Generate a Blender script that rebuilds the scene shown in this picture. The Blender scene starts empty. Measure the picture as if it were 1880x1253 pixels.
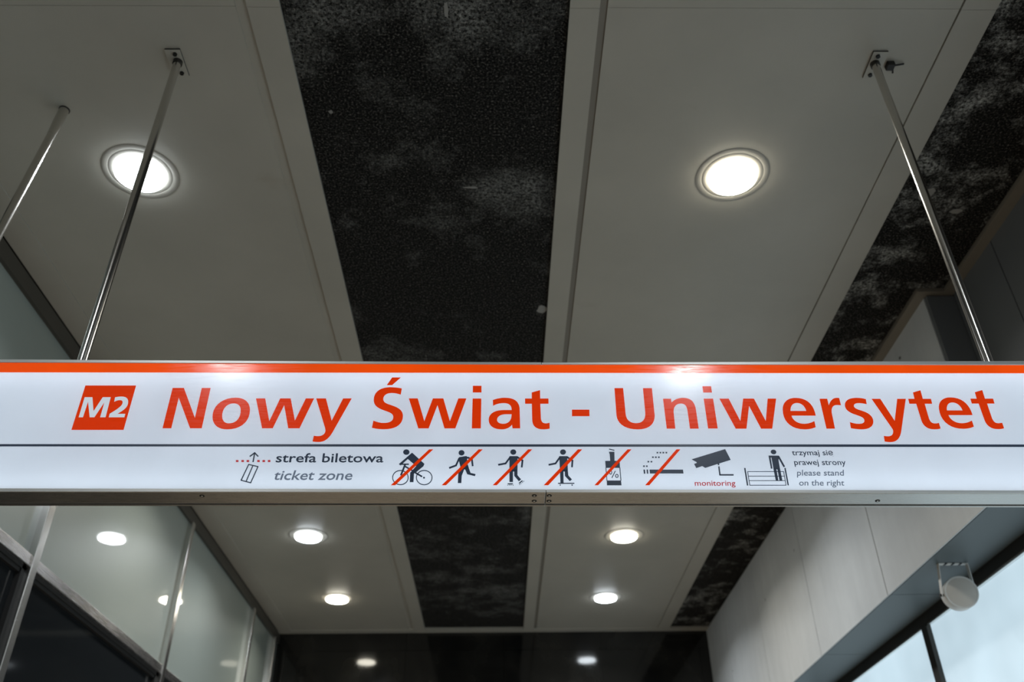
import bpy, bmesh, math, random
from mathutils import Vector, Matrix
from mathutils.geometry import tessellate_polygon

scene = bpy.context.scene
random.seed(7)

# ------------------------------------------------------------------ camera, world, exposure
EYE = 1.6                       # eye height above the floor, metres
cam_data = bpy.data.cameras.new('camera')
cam_data.sensor_width = 36.0
cam_data.lens = 30.985
cam_data.clip_start = 0.05
cam_data.clip_end = 100
cam_data.dof.use_dof = True
cam_data.dof.focus_distance = 2.85
cam_data.dof.aperture_fstop = 2.8
cam = bpy.data.objects.new('camera', cam_data)
scene.collection.objects.link(cam)
right = Vector((0.9998761, -0.0116918, -0.0105398))
upv = Vector((0.0020229, -0.5685766, 0.8226278))
fwd = Vector((0.0156107, 0.8225472, 0.5684825))
m = Matrix((right, upv, -fwd)).transposed().to_4x4()
m.translation = Vector((0, 0, EYE))
cam.matrix_world = m
scene.camera = cam

world = bpy.data.worlds.new('world')
scene.world = world
world.use_nodes = True
world.node_tree.nodes['Background'].inputs[0].default_value = (0.95, 0.98, 1.0, 1)
world.node_tree.nodes['Background'].inputs[1].default_value = 0.12

vs = scene.view_settings
vs.view_transform = 'Standard'
vs.look = 'None'
vs.gamma = 1.0
vs.use_curve_mapping = False
vs.exposure = 0.0

LAMP = 20.0                      # radiance of a ceiling light's diffuser
WATT = 22.5                     # power of its downward beam

# ------------------------------------------------------------------ materials
def mat(name, color=(.5, .5, .5), rough=.5, metal=0.0, emis=None, es=0.0, coat=0.0, coat_rough=.03, spec=.5):
    M = bpy.data.materials.new(name)
    M.use_nodes = True
    b = M.node_tree.nodes['Principled BSDF']
    b.inputs['Base Color'].default_value = (*color, 1)
    b.inputs['Roughness'].default_value = rough
    b.inputs['Metallic'].default_value = metal
    b.inputs['Specular IOR Level'].default_value = spec
    b.inputs['Coat Weight'].default_value = coat
    b.inputs['Coat Roughness'].default_value = coat_rough
    if emis:
        b.inputs['Emission Color'].default_value = (*emis, 1)
        b.inputs['Emission Strength'].default_value = es
    return M

def nodes(M):
    return M.node_tree.nodes, M.node_tree.links, M.node_tree.nodes['Principled BSDF']

def noise(M, scale, detail=4, rough=.55, stretch=None, src=None):
    N, L, b = nodes(M)
    t = N.new('ShaderNodeTexNoise')
    t.inputs['Scale'].default_value = scale
    t.inputs['Detail'].default_value = detail
    t.inputs['Roughness'].default_value = rough
    g = N.new('ShaderNodeNewGeometry')
    if stretch:
        mp = N.new('ShaderNodeMapping')
        mp.inputs['Scale'].default_value = stretch
        L.new(g.outputs['Position'], mp.inputs['Vector'])
        L.new(mp.outputs['Vector'], t.inputs['Vector'])
    else:
        L.new(g.outputs['Position'], t.inputs['Vector'])
    return t

def ramp(M, src, stops):
    N, L, b = nodes(M)
    r = N.new('ShaderNodeValToRGB')
    e = r.color_ramp.elements
    e[0].position, e[0].color = stops[0][0], (*stops[0][1], 1)
    e[1].position, e[1].color = stops[1][0], (*stops[1][1], 1)
    for p, c in stops[2:]:
        x = e.new(p); x.color = (*c, 1)
    L.new(src, r.inputs['Fac'])
    return r

def mix(M, a, b_, fac=None, mode='MIX', f=.5):
    N, L, _ = nodes(M)
    x = N.new('ShaderNodeMix'); x.data_type = 'RGBA'; x.blend_type = mode
    x.inputs[0].default_value = f
    if fac is not None: L.new(fac, x.inputs[0])
    for s, i in ((a, 6), (b_, 7)):
        if isinstance(s, tuple): x.inputs[i].default_value = (*s, 1)
        else: L.new(s, x.inputs[i])
    return x.outputs[2]

def bump(M, src, strength, dist):
    N, L, b = nodes(M)
    bm_ = N.new('ShaderNodeBump')
    bm_.inputs['Strength'].default_value = strength
    bm_.inputs['Distance'].default_value = dist
    L.new(src, bm_.inputs['Height'])
    L.new(bm_.outputs['Normal'], b.inputs['Normal'])

def ceiling_paint():
    M = mat('painted_panel', rough=.42, spec=.4)
    N, L, b = nodes(M)
    a = ramp(M, noise(M, 1.1, 5, .6).outputs['Fac'], [(.3, (.375, .355, .305)), (.7, (.435, .41, .355))])
    s = ramp(M, noise(M, 2.6, 6, .65).outputs['Fac'], [(.64, (0, 0, 0)), (.78, (.35, .35, .35))])
    L.new(mix(M, a.outputs[0], (.30, .26, .20), s.outputs[0]), b.inputs['Base Color'])
    bump(M, noise(M, 260, 2).outputs['Fac'], .04, .002)
    return M

def insulation(name, patch, pale, d0, d1):
    M = mat(name, rough=.95, spec=.15)
    N, L, b = nodes(M)
    grain = ramp(M, noise(M, 95, 3, .6).outputs['Fac'], [(.42, (.002, .002, .002)), (.58, (.030, .028, .025)), (.76, (.24, .22, .195))])
    dust = ramp(M, noise(M, patch, 9, .74).outputs['Fac'], [(d0, (0, 0, 0)), (d1, (1, 1, 1))])
    fine = ramp(M, noise(M, 60, 4, .7).outputs['Fac'], [(.40, (0, 0, 0)), (.65, (pale, pale, pale * .94))])
    d = mix(M, (0, 0, 0), fine.outputs[0], dust.outputs[0])
    L.new(mix(M, grain.outputs[0], d, mode='ADD', f=1.0), b.inputs['Base Color'])
    bump(M, noise(M, 110, 4, .7).outputs['Fac'], .8, .006)
    return M

def concrete():
    M = mat('concrete_cladding', rough=.55, spec=.4)
    N, L, b = nodes(M)
    a = ramp(M, noise(M, 1.6, 6, .6).outputs['Fac'], [(.3, (.61, .635, .65)), (.7, (.70, .725, .735))])
    st = ramp(M, noise(M, 3, 4, .6, stretch=(2.2, 2.2, .35)).outputs['Fac'], [(.35, (.94, .94, .94)), (.65, (1, 1, 1))])
    pit = ramp(M, noise(M, 11, 1, .3).outputs['Fac'], [(.185, (.25, .25, .25)), (.205, (1, 1, 1))])
    c = mix(M, a.outputs[0], st.outputs[0], mode='MULTIPLY', f=1.0)
    L.new(mix(M, c, pit.outputs[0], mode='MULTIPLY', f=1.0), b.inputs['Base Color'])
    bump(M, noise(M, 40, 5).outputs['Fac'], .06, .002)
    return M

def brushed(name, color, rough, stretch):
    M = mat(name, color, rough, 1.0)
    N, L, b = nodes(M)
    n = noise(M, 14, 5, .7, stretch=stretch)
    r = ramp(M, n.outputs['Fac'], [(.3, (rough * .9,) * 3), (.7, (rough * 1.12,) * 3)])
    L.new(r.outputs[0], b.inputs['Roughness'])
    bump(M, n.outputs['Fac'], .012, .0004)
    return M

M_paint = ceiling_paint()
M_groove = mat('panel_groove_sealant', (.20, .18, .15), .6)
M_slab = mat('ceiling_slab', (.05, .05, .05), .9)
M_insul = insulation('black_insulation', 1.7, .34, .50, .76)
M_insul2 = insulation('stained_black_insulation', 4.2, .60, .50, .68)
M_scuff = mat('bare_scuff', (.26, .25, .23), .9)
M_conc = concrete()
M_soffit = mat('dimmed_soffit_panel', (.085, .105, .110), .5)  # the soffit's low, bluish window light is put into this dark base colour
M_joint = mat('joint_shadow_gap', (.03, .03, .03), .9)
M_darkwall = mat('dark_wall_cladding', (.14, .15, .16), .45)
M_trim = mat('taupe_trim', (.21, .185, .15), .5)
M_steel = brushed('brushed_steel', (.47, .45, .42), .28, (.4, 30, 30))
M_lip = mat('satin_aluminium_lip', (.80, .79, .76), .45, .75)
M_railm = brushed('satin_steel_rail', (.76, .74, .74), .26, (20, .4, 20))
M_polish = brushed('polished_steel_tube', (.66, .64, .61), .20, (40, 40, .5))
M_mull = brushed('satin_steel_mullion', (.74, .73, .71), .24, (20, 20, .4))
M_dark = mat('dark_bronze_metal', (.05, .047, .042), .4, .6)
M_cornice = mat('cornice_metal', (.085, .078, .065), .4, .5)
M_black = mat('black_rubber', (.012, .012, .012), .6)
M_frost = mat('frosted_glass_panel', (.25, .285, .262), .42, coat=1.0, coat_rough=.025)
M_dglass = mat('dark_glass', (.012, .014, .016), .06, spec=.6)
M_floor = mat('granite_floor', (.375, .308, .235), .4)
M_rim = mat('white_lamp_rim', (.385, .365, .32), .6)
M_boxwhite = mat('grey_box_lining', (.25, .25, .25), .6)
M_speaker = mat('grey_speaker_shell', (.70, .69, .66), .5)
M_grille = mat('taupe_speaker_grille', (.60, .56, .51), .6)
M_screw = mat('dark_screw', (.02, .02, .018), .5, .5)

def tiles():
    M = mat('black_wall_tile', (.012, .012, .012), .16, spec=.55)
    N, L, b = nodes(M)
    r = ramp(M, noise(M, 2.3, 6, .65).outputs['Fac'], [(.35, (.006, .006, .006)), (.7, (.022, .021, .018))])
    L.new(r.outputs[0], b.inputs['Base Color'])
    rr = ramp(M, noise(M, 3.1, 5, .6).outputs['Fac'], [(.3, (.045, .045, .045)), (.7, (.10, .10, .10))])
    L.new(rr.outputs[0], b.inputs['Roughness'])
    return M
M_tile = tiles()

def lit(name, color, strength, vary=0.0, scale=.8, rough=.12, base=(.35, .35, .35), spec=.5):
    M = mat(name, base, rough, emis=color, es=strength, spec=spec)
    N, L, b = nodes(M)
    if rough < .2:                      # fine wiping scratches
        rr = ramp(M, noise(M, 9, 5, .75, stretch=(1.2, 1.2, 14)).outputs['Fac'], [(.35, (rough * .6,) * 3), (.7, (rough * 1.7,) * 3)])
        L.new(rr.outputs[0], b.inputs['Roughness'])
    if vary:
        r = ramp(M, noise(M, scale, 3, .5).outputs['Fac'], [(.3, (1 - vary,) * 3), (.7, (1, 1, 1))])
        mul = N.new('ShaderNodeMath'); mul.operation = 'MULTIPLY'
        mul.inputs[1].default_value = strength
        L.new(r.outputs[0], mul.inputs[0])
        L.new(mul.outputs[0], b.inputs['Emission Strength'])
    return M

M_face = lit('backlit_sign_acrylic', (.80, .885, .98), 0.205, .16, 4.0, .15, (.16, .16, .16), .22)
N_, L_, B_ = nodes(M_face)
tr_ = N_.new('ShaderNodeBsdfTranslucent'); tr_.inputs['Color'].default_value = (.86, .90, .95, 1)
mx_ = N_.new('ShaderNodeAddShader')
L_.new(B_.outputs[0], mx_.inputs[0]); L_.new(tr_.outputs[0], mx_.inputs[1])
L_.new(mx_.outputs[0], N_['Material Output'].inputs['Surface'])
M_tube = lit('fluorescent_tube', (.88, .95, 1.0), 0.7, 0, 1, .4)
M_orange = lit('backlit_orange_vinyl', (1.0, .050, .002), .56, 0, 1, .18, (.10, .012, .003), .19)
M_stripe = lit('backlit_orange_stripe', (1.0, .085, .003), .80, .15, 5, .15, (.10, .015, .003), .22)
M_navy = lit('navy_vinyl', (.42, .62, 1.0), .034, 0, 1, .3, (.018, .028, .045))
M_grey = lit('grey_vinyl', (.58, .74, 1.0), .17, 0, 1, .3, (.05, .06, .08))
M_red = lit('red_vinyl', (1.0, .035, .05), .34, 0, 1, .3, (.08, .01, .01))
M_white = lit('backlit_white_vinyl', (.80, .90, 1.0), .62, 0, 1, .13, (.16, .16, .16))
M_window = lit('backlit_frosted_window', (.68, .88, 1.0), 1.0, .34, .9, .35, (.3, .33, .35))
M_cool = lit('cool_white_diffuser', (.86, .94, 1.0), LAMP, 0, 1, .4)
M_warm = lit('warm_white_diffuser', (1.0, .95, .80), LAMP, 0, 1, .4)

# ------------------------------------------------------------------ mesh helpers
C = scene.collection

def box(bm, x0, x1, y0, y1, z0, z1):
    v = [bm.verts.new(p) for p in ((x0, y0, z0), (x1, y0, z0), (x1, y1, z0), (x0, y1, z0),
                                   (x0, y0, z1), (x1, y0, z1), (x1, y1, z1), (x0, y1, z1))]
    for f in ((0, 3, 2, 1), (4, 5, 6, 7), (0, 1, 5, 4), (1, 2, 6, 5), (2, 3, 7, 6), (3, 0, 4, 7)):
        bm.faces.new([v[i] for i in f])

def hexa(bm, p):
    """eight corners: four at the bottom, four at the top, each counter-clockwise from above"""
    v = [bm.verts.new(q) for q in p]
    for f in ((0, 3, 2, 1), (4, 5, 6, 7), (0, 1, 5, 4), (1, 2, 6, 5), (2, 3, 7, 6), (3, 0, 4, 7)):
        bm.faces.new([v[i] for i in f])

def lathe(bm, prof, seg=48, mtx=Matrix(), cap0=True, cap1=True):
    """prof: (radius, height) pairs turned around local Z"""
    rings = []
    for r, h in prof:
        rings.append([bm.verts.new(mtx @ Vector((r * math.cos(2 * math.pi * k / seg), r * math.sin(2 * math.pi * k / seg), h))) for k in range(seg)])
    for a, b in zip(rings, rings[1:]):
        for k in range(seg):
            bm.faces.new((a[k], a[(k + 1) % seg], b[(k + 1) % seg], b[k]))
    if cap0: bm.faces.new(rings[0][::-1])
    if cap1: bm.faces.new(rings[-1])

def aim(p, d):
    d = Vector(d).normalized()
    return Matrix.Translation(Vector(p)) @ d.to_track_quat('Z', 'Y').to_matrix().to_4x4()

def rod(bm, a, b, r, seg=20, r2=None):
    a, b = Vector(a), Vector(b)
    lathe(bm, [(r, 0), (r if r2 is None else r2, (b - a).length)], seg, aim(a, b - a))

def sheet(bm, shapes, y, t):
    """flat vinyl shapes lying in a plane of constant y, t thick towards the viewer"""
    for loops in shapes:
        polys = [[Vector((l[i], l[i + 1], 0)) for i in range(0, len(l), 2)] for l in loops]
        flat = [p for l in polys for p in l]
        front = [bm.verts.new((p.x, y - t, p.y)) for p in flat]
        back = [bm.verts.new((p.x, y, p.y)) for p in flat]
        for tri in tessellate_polygon(polys):
            a, b, c = (flat[i] for i in tri)
            if (b - a).cross(c - a).z < 0: tri = tri[::-1]
            try: bm.faces.new([front[i] for i in tri])
            except ValueError: pass
        k = 0
        for l in polys:
            n = len(l)
            for i in range(n):
                j = (i + 1) % n
                bm.faces.new((front[k + i], front[k + j], back[k + j], back[k + i]))
            k += n

def obj(name, bm, material, parent=None, smooth=False, bevel=0):
    if bevel:
        bmesh.ops.bevel(bm, geom=bm.edges[:], offset=bevel, segments=2, affect='EDGES', profile=.5)
    me = bpy.data.meshes.new(name)
    bm.to_mesh(me); bm.free()
    if material: me.materials.append(material)
    if smooth:
        me.polygons.foreach_set('use_smooth', [True] * len(me.polygons))
        me.set_sharp_from_angle(angle=math.radians(40))
    o = bpy.data.objects.new(name, me)
    C.objects.link(o)
    if parent: o.parent = parent; o.matrix_parent_inverse = parent_inv(parent)
    return o

def parent_inv(p):
    mt = Matrix.Translation(p.location) if p.parent is None else parent_inv_w(p)
    return mt.inverted()

def parent_inv_w(p):
    mt = Matrix()
    while p is not None:
        mt = p.matrix_parent_inverse @ Matrix.Translation(p.location) @ mt if p.parent else Matrix.Translation(p.location) @ mt
        p = p.parent
    return mt

def thing(name, loc, label, cat, group=None):
    o = bpy.data.objects.new(name, None)
    o.location = loc
    o.empty_display_size = .1
    C.objects.link(o)
    o['label'] = label; o['category'] = cat
    if group: o['group'] = group
    return o

def structure(name, loc, label, cat):
    o = thing(name, loc, label, cat)
    o['kind'] = 'structure'
    return o

def solid(name, dims, material, parent=None, bevel=0, label=None):
    bm = bmesh.new(); box(bm, *dims)
    o = obj(name, bm, material, parent, bevel=bevel)
    if label: o['label'] = label
    return o

# ------------------------------------------------------------------ the hall
ZC = EYE + 3.3                  # underside of the ceiling panels
Y0, Y1 = -3.6, 11.25            # the hall runs from behind the camera to the black end wall
XL = -2.773                     # face of the frosted glass on the left
XR = 2.63                       # face of the concrete on the right
XRN = 2.80                      # face of the set-back wall on the right, near part
YJ = 4.30                       # where the right wall steps forward
ZS = EYE + 1.943                # soffit above the lit windows

floor = solid('floor', (-3.2, 3.6, Y0, Y1 + .2, -.2, 0), M_floor)
floor['kind'] = 'structure'; floor['label'] = 'grey stone floor of the hall'; floor['category'] = 'floor'

# ceiling: slab, painted panels with borders and grooves, black insulation strips
ceil = structure('ceiling', (0, 4, ZC), 'grey panelled ceiling with black insulation strips between the panels', 'ceiling')
solid('slab', (-3.2, 3.3, Y0, Y1 + .2, ZC + .06, ZC + .30), M_slab, ceil)
YP = [Y0, 2.28, 6.05, 11.12]
for a, b in zip(YP, YP[1:]):
    for bands in (((-2.752, -2.585, 0.0), (-2.583, -1.112, .006), (-1.062, -.922, 0.0)),
                  ((.308, .436, 0.0), (.470, 1.985, .006), (1.990, 2.142, 0.0))):
        bm = bmesh.new()
        for x0, x1, dz in bands:
            box(bm, x0, x1, a + .0007, b - .0007, ZC + dz, ZC + .055)
        obj('ceiling_panel', bm, M_paint, ceil)
for x0, x1 in ((-1.113, -1.061), (.435, .471)):
    solid('panel_groove', (x0, x1, Y0, 11.12, ZC + .012, ZC + .055), M_paint if x0 < 0 else M_groove, ceil, label='sunken groove along the panel edge')
solid('panel_closure', (-2.76, XR, 11.12, Y1, ZC, ZC + .055), M_paint, ceil)
o = solid('insulation_strip', (-.921, .307, Y0, 11.08, ZC + .016, ZC + .058), M_insul, ceil, label='rough black insulation strip down the middle')
bm = bmesh.new()
box(bm, 2.143, XRN, Y0, YJ, ZC + .016, ZC + .058)
box(bm, 2.143, XR, YJ, 11.10, ZC + .016, ZC + .058)
o = obj('insulation_strip', bm, M_insul2, ceil); o['label'] = 'black insulation strip blotched with pale stains beside the right wall'

def scuff(cx, cy, w, l, n=11, rot=0.0, z=None):
    bm = bmesh.new()
    pts = []
    for k in range(n):
        a = 2 * math.pi * k / n
        r = random.uniform(.65, 1.1)
        x, y = w * r * math.cos(a), l * r * math.sin(a)
        pts.append((cx + x * math.cos(rot) - y * math.sin(rot), cy + x * math.sin(rot) + y * math.cos(rot)))
    zz = ZC + .0155
    lo = [bm.verts.new((x, y, zz - .001)) for x, y in pts]
    hi = [bm.verts.new((x, y, zz + .001)) for x, y in pts]
    bm.faces.new(lo[::-1]); bm.faces.new(hi)
    for k in range(n):
        bm.faces.new((lo[k], lo[(k + 1) % n], hi[(k + 1) % n], hi[k]))
    o = obj('scuff_mark', bm, M_scuff, ceil); o['label'] = 'pale scuff on the black insulation'
for s in [(-0.22, 2.3, 0.012, 0.05), (-0.14, 3.37, 0.045, 0.008), (0.275, 4.45, 0.035, 0.05), (2.3, 3.42, 0.05, 0.055), (-0.8, 2.86, 0.012, 0.012), (2.52, 3.55, 0.04, 0.02)]: scuff(*s)

# taupe trim along the top of the right wall
tr = structure('trim_1', (XRN, 3, ZC), 'taupe trim strip along the top of the right wall, with a step in it', 'trim')
bm = bmesh.new()
box(bm, 2.735, XRN, Y0, YJ + .0, ZC - .012, ZC + .016)
box(bm, 2.565, XRN, YJ - .065, YJ + .0, ZC - .0121, ZC + .0159)
box(bm, 2.565, XR, YJ, 7.3, ZC - .012, ZC + .016)
obj('trim_strip', bm, M_trim, tr)

# left wall: steel grid, frosted panels above, dark panes below, metal cornice
wl = structure('wall_left', (XL, 4, 0), 'left wall of frosted glass panels above dark panes in a steel grid', 'wall')
solid('backing', (-3.0, XL - .03, Y0, Y1 + .2, 0, ZC + .06), M_slab, wl)
MY = [-2.16, .25, 2.65, 5.055, 7.475, 9.88, 11.0]
RZ0, RZ1 = EYE + 1.872, EYE + 1.937
edges = [Y0] + MY + [Y1]
for a, b in zip(edges, edges[1:]):
    if b - a < .2: continue
    solid('frosted_panel', (XL - .02, XL, a + .005, b - .005, RZ1 - .02, ZC - .10), M_frost, wl)
    solid('dark_pane', (XL - .03, XL - .018, a + .005, b - .005, .25, RZ0 + .02), M_dglass, wl, label='dark glossy pane below the rail')
    bm = bmesh.new()
    box(bm, XL - .018, XL + .012, a + .030, b - .030, RZ0 - .022, RZ0)
    box(bm, XL - .018, XL + .004, a + .036, b - .036, RZ0 - .044, RZ0 - .022)
    box(bm, XL - .018, XL + .012, b - .075, b - .030, .25, RZ0)
    box(bm, XL - .018, XL + .012, a + .030, a + .075, .25, RZ0)
    obj('pane_frame', bm, M_black, wl)
for y in MY:
    solid('mullion', (XL - .02, XL + .045, y - .036, y + .036, 0, ZC - .115), M_mull, wl, bevel=.004)
for a, b in zip(edges, edges[1:]):
    if b - a < .2: continue
    solid('rail', (XL - .02, XL + .036, a + .036, b - .036, RZ0, RZ1), M_railm, wl, bevel=.003)
solid('sill_rail', (XL - .02, XL + .03, Y0, Y1, 0, .25), M_mull, wl)
bm = bmesh.new()
box(bm, -2.95, -2.752, Y0, Y1, ZC - .112, ZC - .012)
box(bm, -2.95, -2.747, Y0, Y1, ZC - .118, ZC - .110)
obj('cornice', bm, M_cornice, wl)

# right wall: near dark part, concrete cladding, soffit, dark reveal
wr = structure('wall_right', (XR, 6, 0), 'right wall of pale concrete panels with a soffit above lit windows', 'wall')
wo = structure('wall_outer', (3.2, 4, 0), 'plain wall behind and below the lit windows', 'wall')
solid('backing', (3.12, 3.32, Y0, Y1 + .2, 0, ZC + .06), M_slab, wo)
solid('core', (XR + .011, 3.12, YJ + .02, Y1, ZS + .03, ZC + .01), M_joint, wr)
solid('core', (XRN + .035, 3.12, Y0, YJ + .02, ZS + .03, ZC + .01), M_joint, wr)
ys = [YJ + .004, 5.85, 7.34, 8.88, 10.30, Y1]
for a, b in zip(ys, ys[1:]):
    solid('concrete_panel', (XR, XR + .010, a + .005, b - .005, ZS - .0, ZC + .012), M_conc, wr, bevel=.002)
solid('return_panel', (XR + .002, XRN + .03, YJ - .03, YJ, ZS, ZC - .02), M_darkwall, wr, label='dark face of the step in the wall')
ys2 = [Y0, -.7, .8, 2.27, 3.77, YJ - .032]
for a, b in zip(ys2, ys2[1:]):
    solid('cladding_panel', (XRN, XRN + .034, a + .004, b - .004, ZS, ZC + .012), M_darkwall, wr, bevel=.002, label='dark grey cladding panel of the near wall')
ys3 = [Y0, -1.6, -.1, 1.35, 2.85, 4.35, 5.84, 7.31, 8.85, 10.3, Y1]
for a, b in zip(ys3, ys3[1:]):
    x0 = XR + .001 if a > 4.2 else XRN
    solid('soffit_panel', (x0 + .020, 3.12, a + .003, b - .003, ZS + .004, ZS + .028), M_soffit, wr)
solid('lower_wall', (3.05, 3.12, Y0, Y1, 0, .45), M_conc, wo)

# lit windows under the soffit
WY = [-3.6, -1.0, 1.45, 3.85, 6.30, 8.75, 11.22]
for i, (a, b) in enumerate(zip(WY, WY[1:])):
    w = structure('window_%d' % (i + 1), (3.05, (a + b) / 2, .45), 'pale blue backlit frosted window, bay %d from the near end of the right wall' % (i + 1), 'window')
    bm = bmesh.new()
    box(bm, 3.03, 3.09, a, b, ZS - .070, ZS + .004)
    box(bm, 3.03, 3.09, a, a + .045, .45, ZS - .0701)
    box(bm, 3.03, 3.09, b - .045, b, .45, ZS - .0701)
    box(bm, 3.03, 3.09, a + .045, b - .045, .45, .52)
    obj('window_frame', bm, M_dark, w)
    bm = bmesh.new()
    box(bm, 3.036, 3.060, a + .046, b - .046, ZS - .082, ZS - .0705)
    obj('glazing_bead', bm, M_mull, w)
    solid('pane', (3.062, 3.072, a + .04, b - .04, .50, ZS - .06), M_window, w)

# far wall of black tiles
wf = structure('wall_far', (0, Y1, 0), 'glossy black tiled wall at the far end of the hall', 'wall')
solid('backing', (-3.0, 3.1, Y1 + .02, Y1 + .2, 0, ZC + .06), M_joint, wf)
xs = [-3.0, -2.38, -1.16, .062, 1.285, 2.51, 3.1]
zs = [0, .9, 2.16, 3.42, 4.682, ZC + .05]
for a, b in zip(xs, xs[1:]):
    for c, d in zip(zs, zs[1:]):
        solid('wall_tile', (a + .002, b - .002, Y1, Y1 + .018, c + .002, d - .002), M_tile, wf)

# ------------------------------------------------------------------ ceiling lights
def downlight(x, y, M, label):
    t = thing('ceiling_light', (x, y, ZC), label, 'ceiling light', 'round lights set in the ceiling panels')
    T = Matrix.Translation((x, y, ZC + .008)) @ Matrix.Rotation(math.pi, 4, 'X')
    bm = bmesh.new()
    lathe(bm, [(.100, 0), (.100, .0046), (.158, .0046), (.1592, .0036), (.1604, .0046), (.1875, .0044), (.190, .0032), (.190, 0)], 72, T)
    obj('rim', bm, M_rim, t, smooth=True)
    bm = bmesh.new()
    lathe(bm, [(.112, .0040), (.1225, .018), (.1240, .026), (.119, .0305), (.100, .0325), (.05, .034), (.005, .0342)], 72, T)
    obj('diffuser', bm, M, t, smooth=True)['label'] = 'glowing diffuser'
    ld = bpy.data.lights.new('beam', 'AREA')
    ld.energy = WATT
    ld.color = (1.0, .955, .87) if M is M_warm else (.93, .97, 1.0)
    ld.shape = 'DISK'; ld.size = .236
    ld.spread = math.radians(146)
    lo = bpy.data.objects.new('beam', ld)
    C.objects.link(lo)
    lo.parent = t; lo.location = (0, 0, -.0275)
    return t
LX, RX = -1.834, 1.220
for args in (
    (LX, 3.25, M_cool, 'cool white round ceiling light crossed by the left sign pole'),
    (RX, 3.27, M_warm, 'warm white round ceiling light on the right panel above the sign'),
    (LX, 8.08, M_cool, 'cool white ceiling light just under the sign on the left panel, nearer of two'),
    (RX, 8.12, M_warm, 'warm white ceiling light just under the sign on the right panel, nearer of two'),
    (LX, 9.92, M_warm, 'warm white ceiling light on the left panel, last before the black wall'),
    (RX, 9.94, M_cool, 'cool white ceiling light on the right panel, last before the black wall'),
    (LX, 6.45, M_warm, 'unseen round ceiling light added behind the sign, on the left panel'),  # unseen pair at the row's spacing, added to even out the light
    (RX, 6.48, M_cool, 'unseen round ceiling light added behind the sign, on the right panel'),
    (-1.80, .10, M_cool, 'round ceiling light overhead, on the left panel before the sign'),
    (1.30, -.05, M_cool, 'round ceiling light overhead, on the right panel before the sign'),
): downlight(*args)

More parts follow.
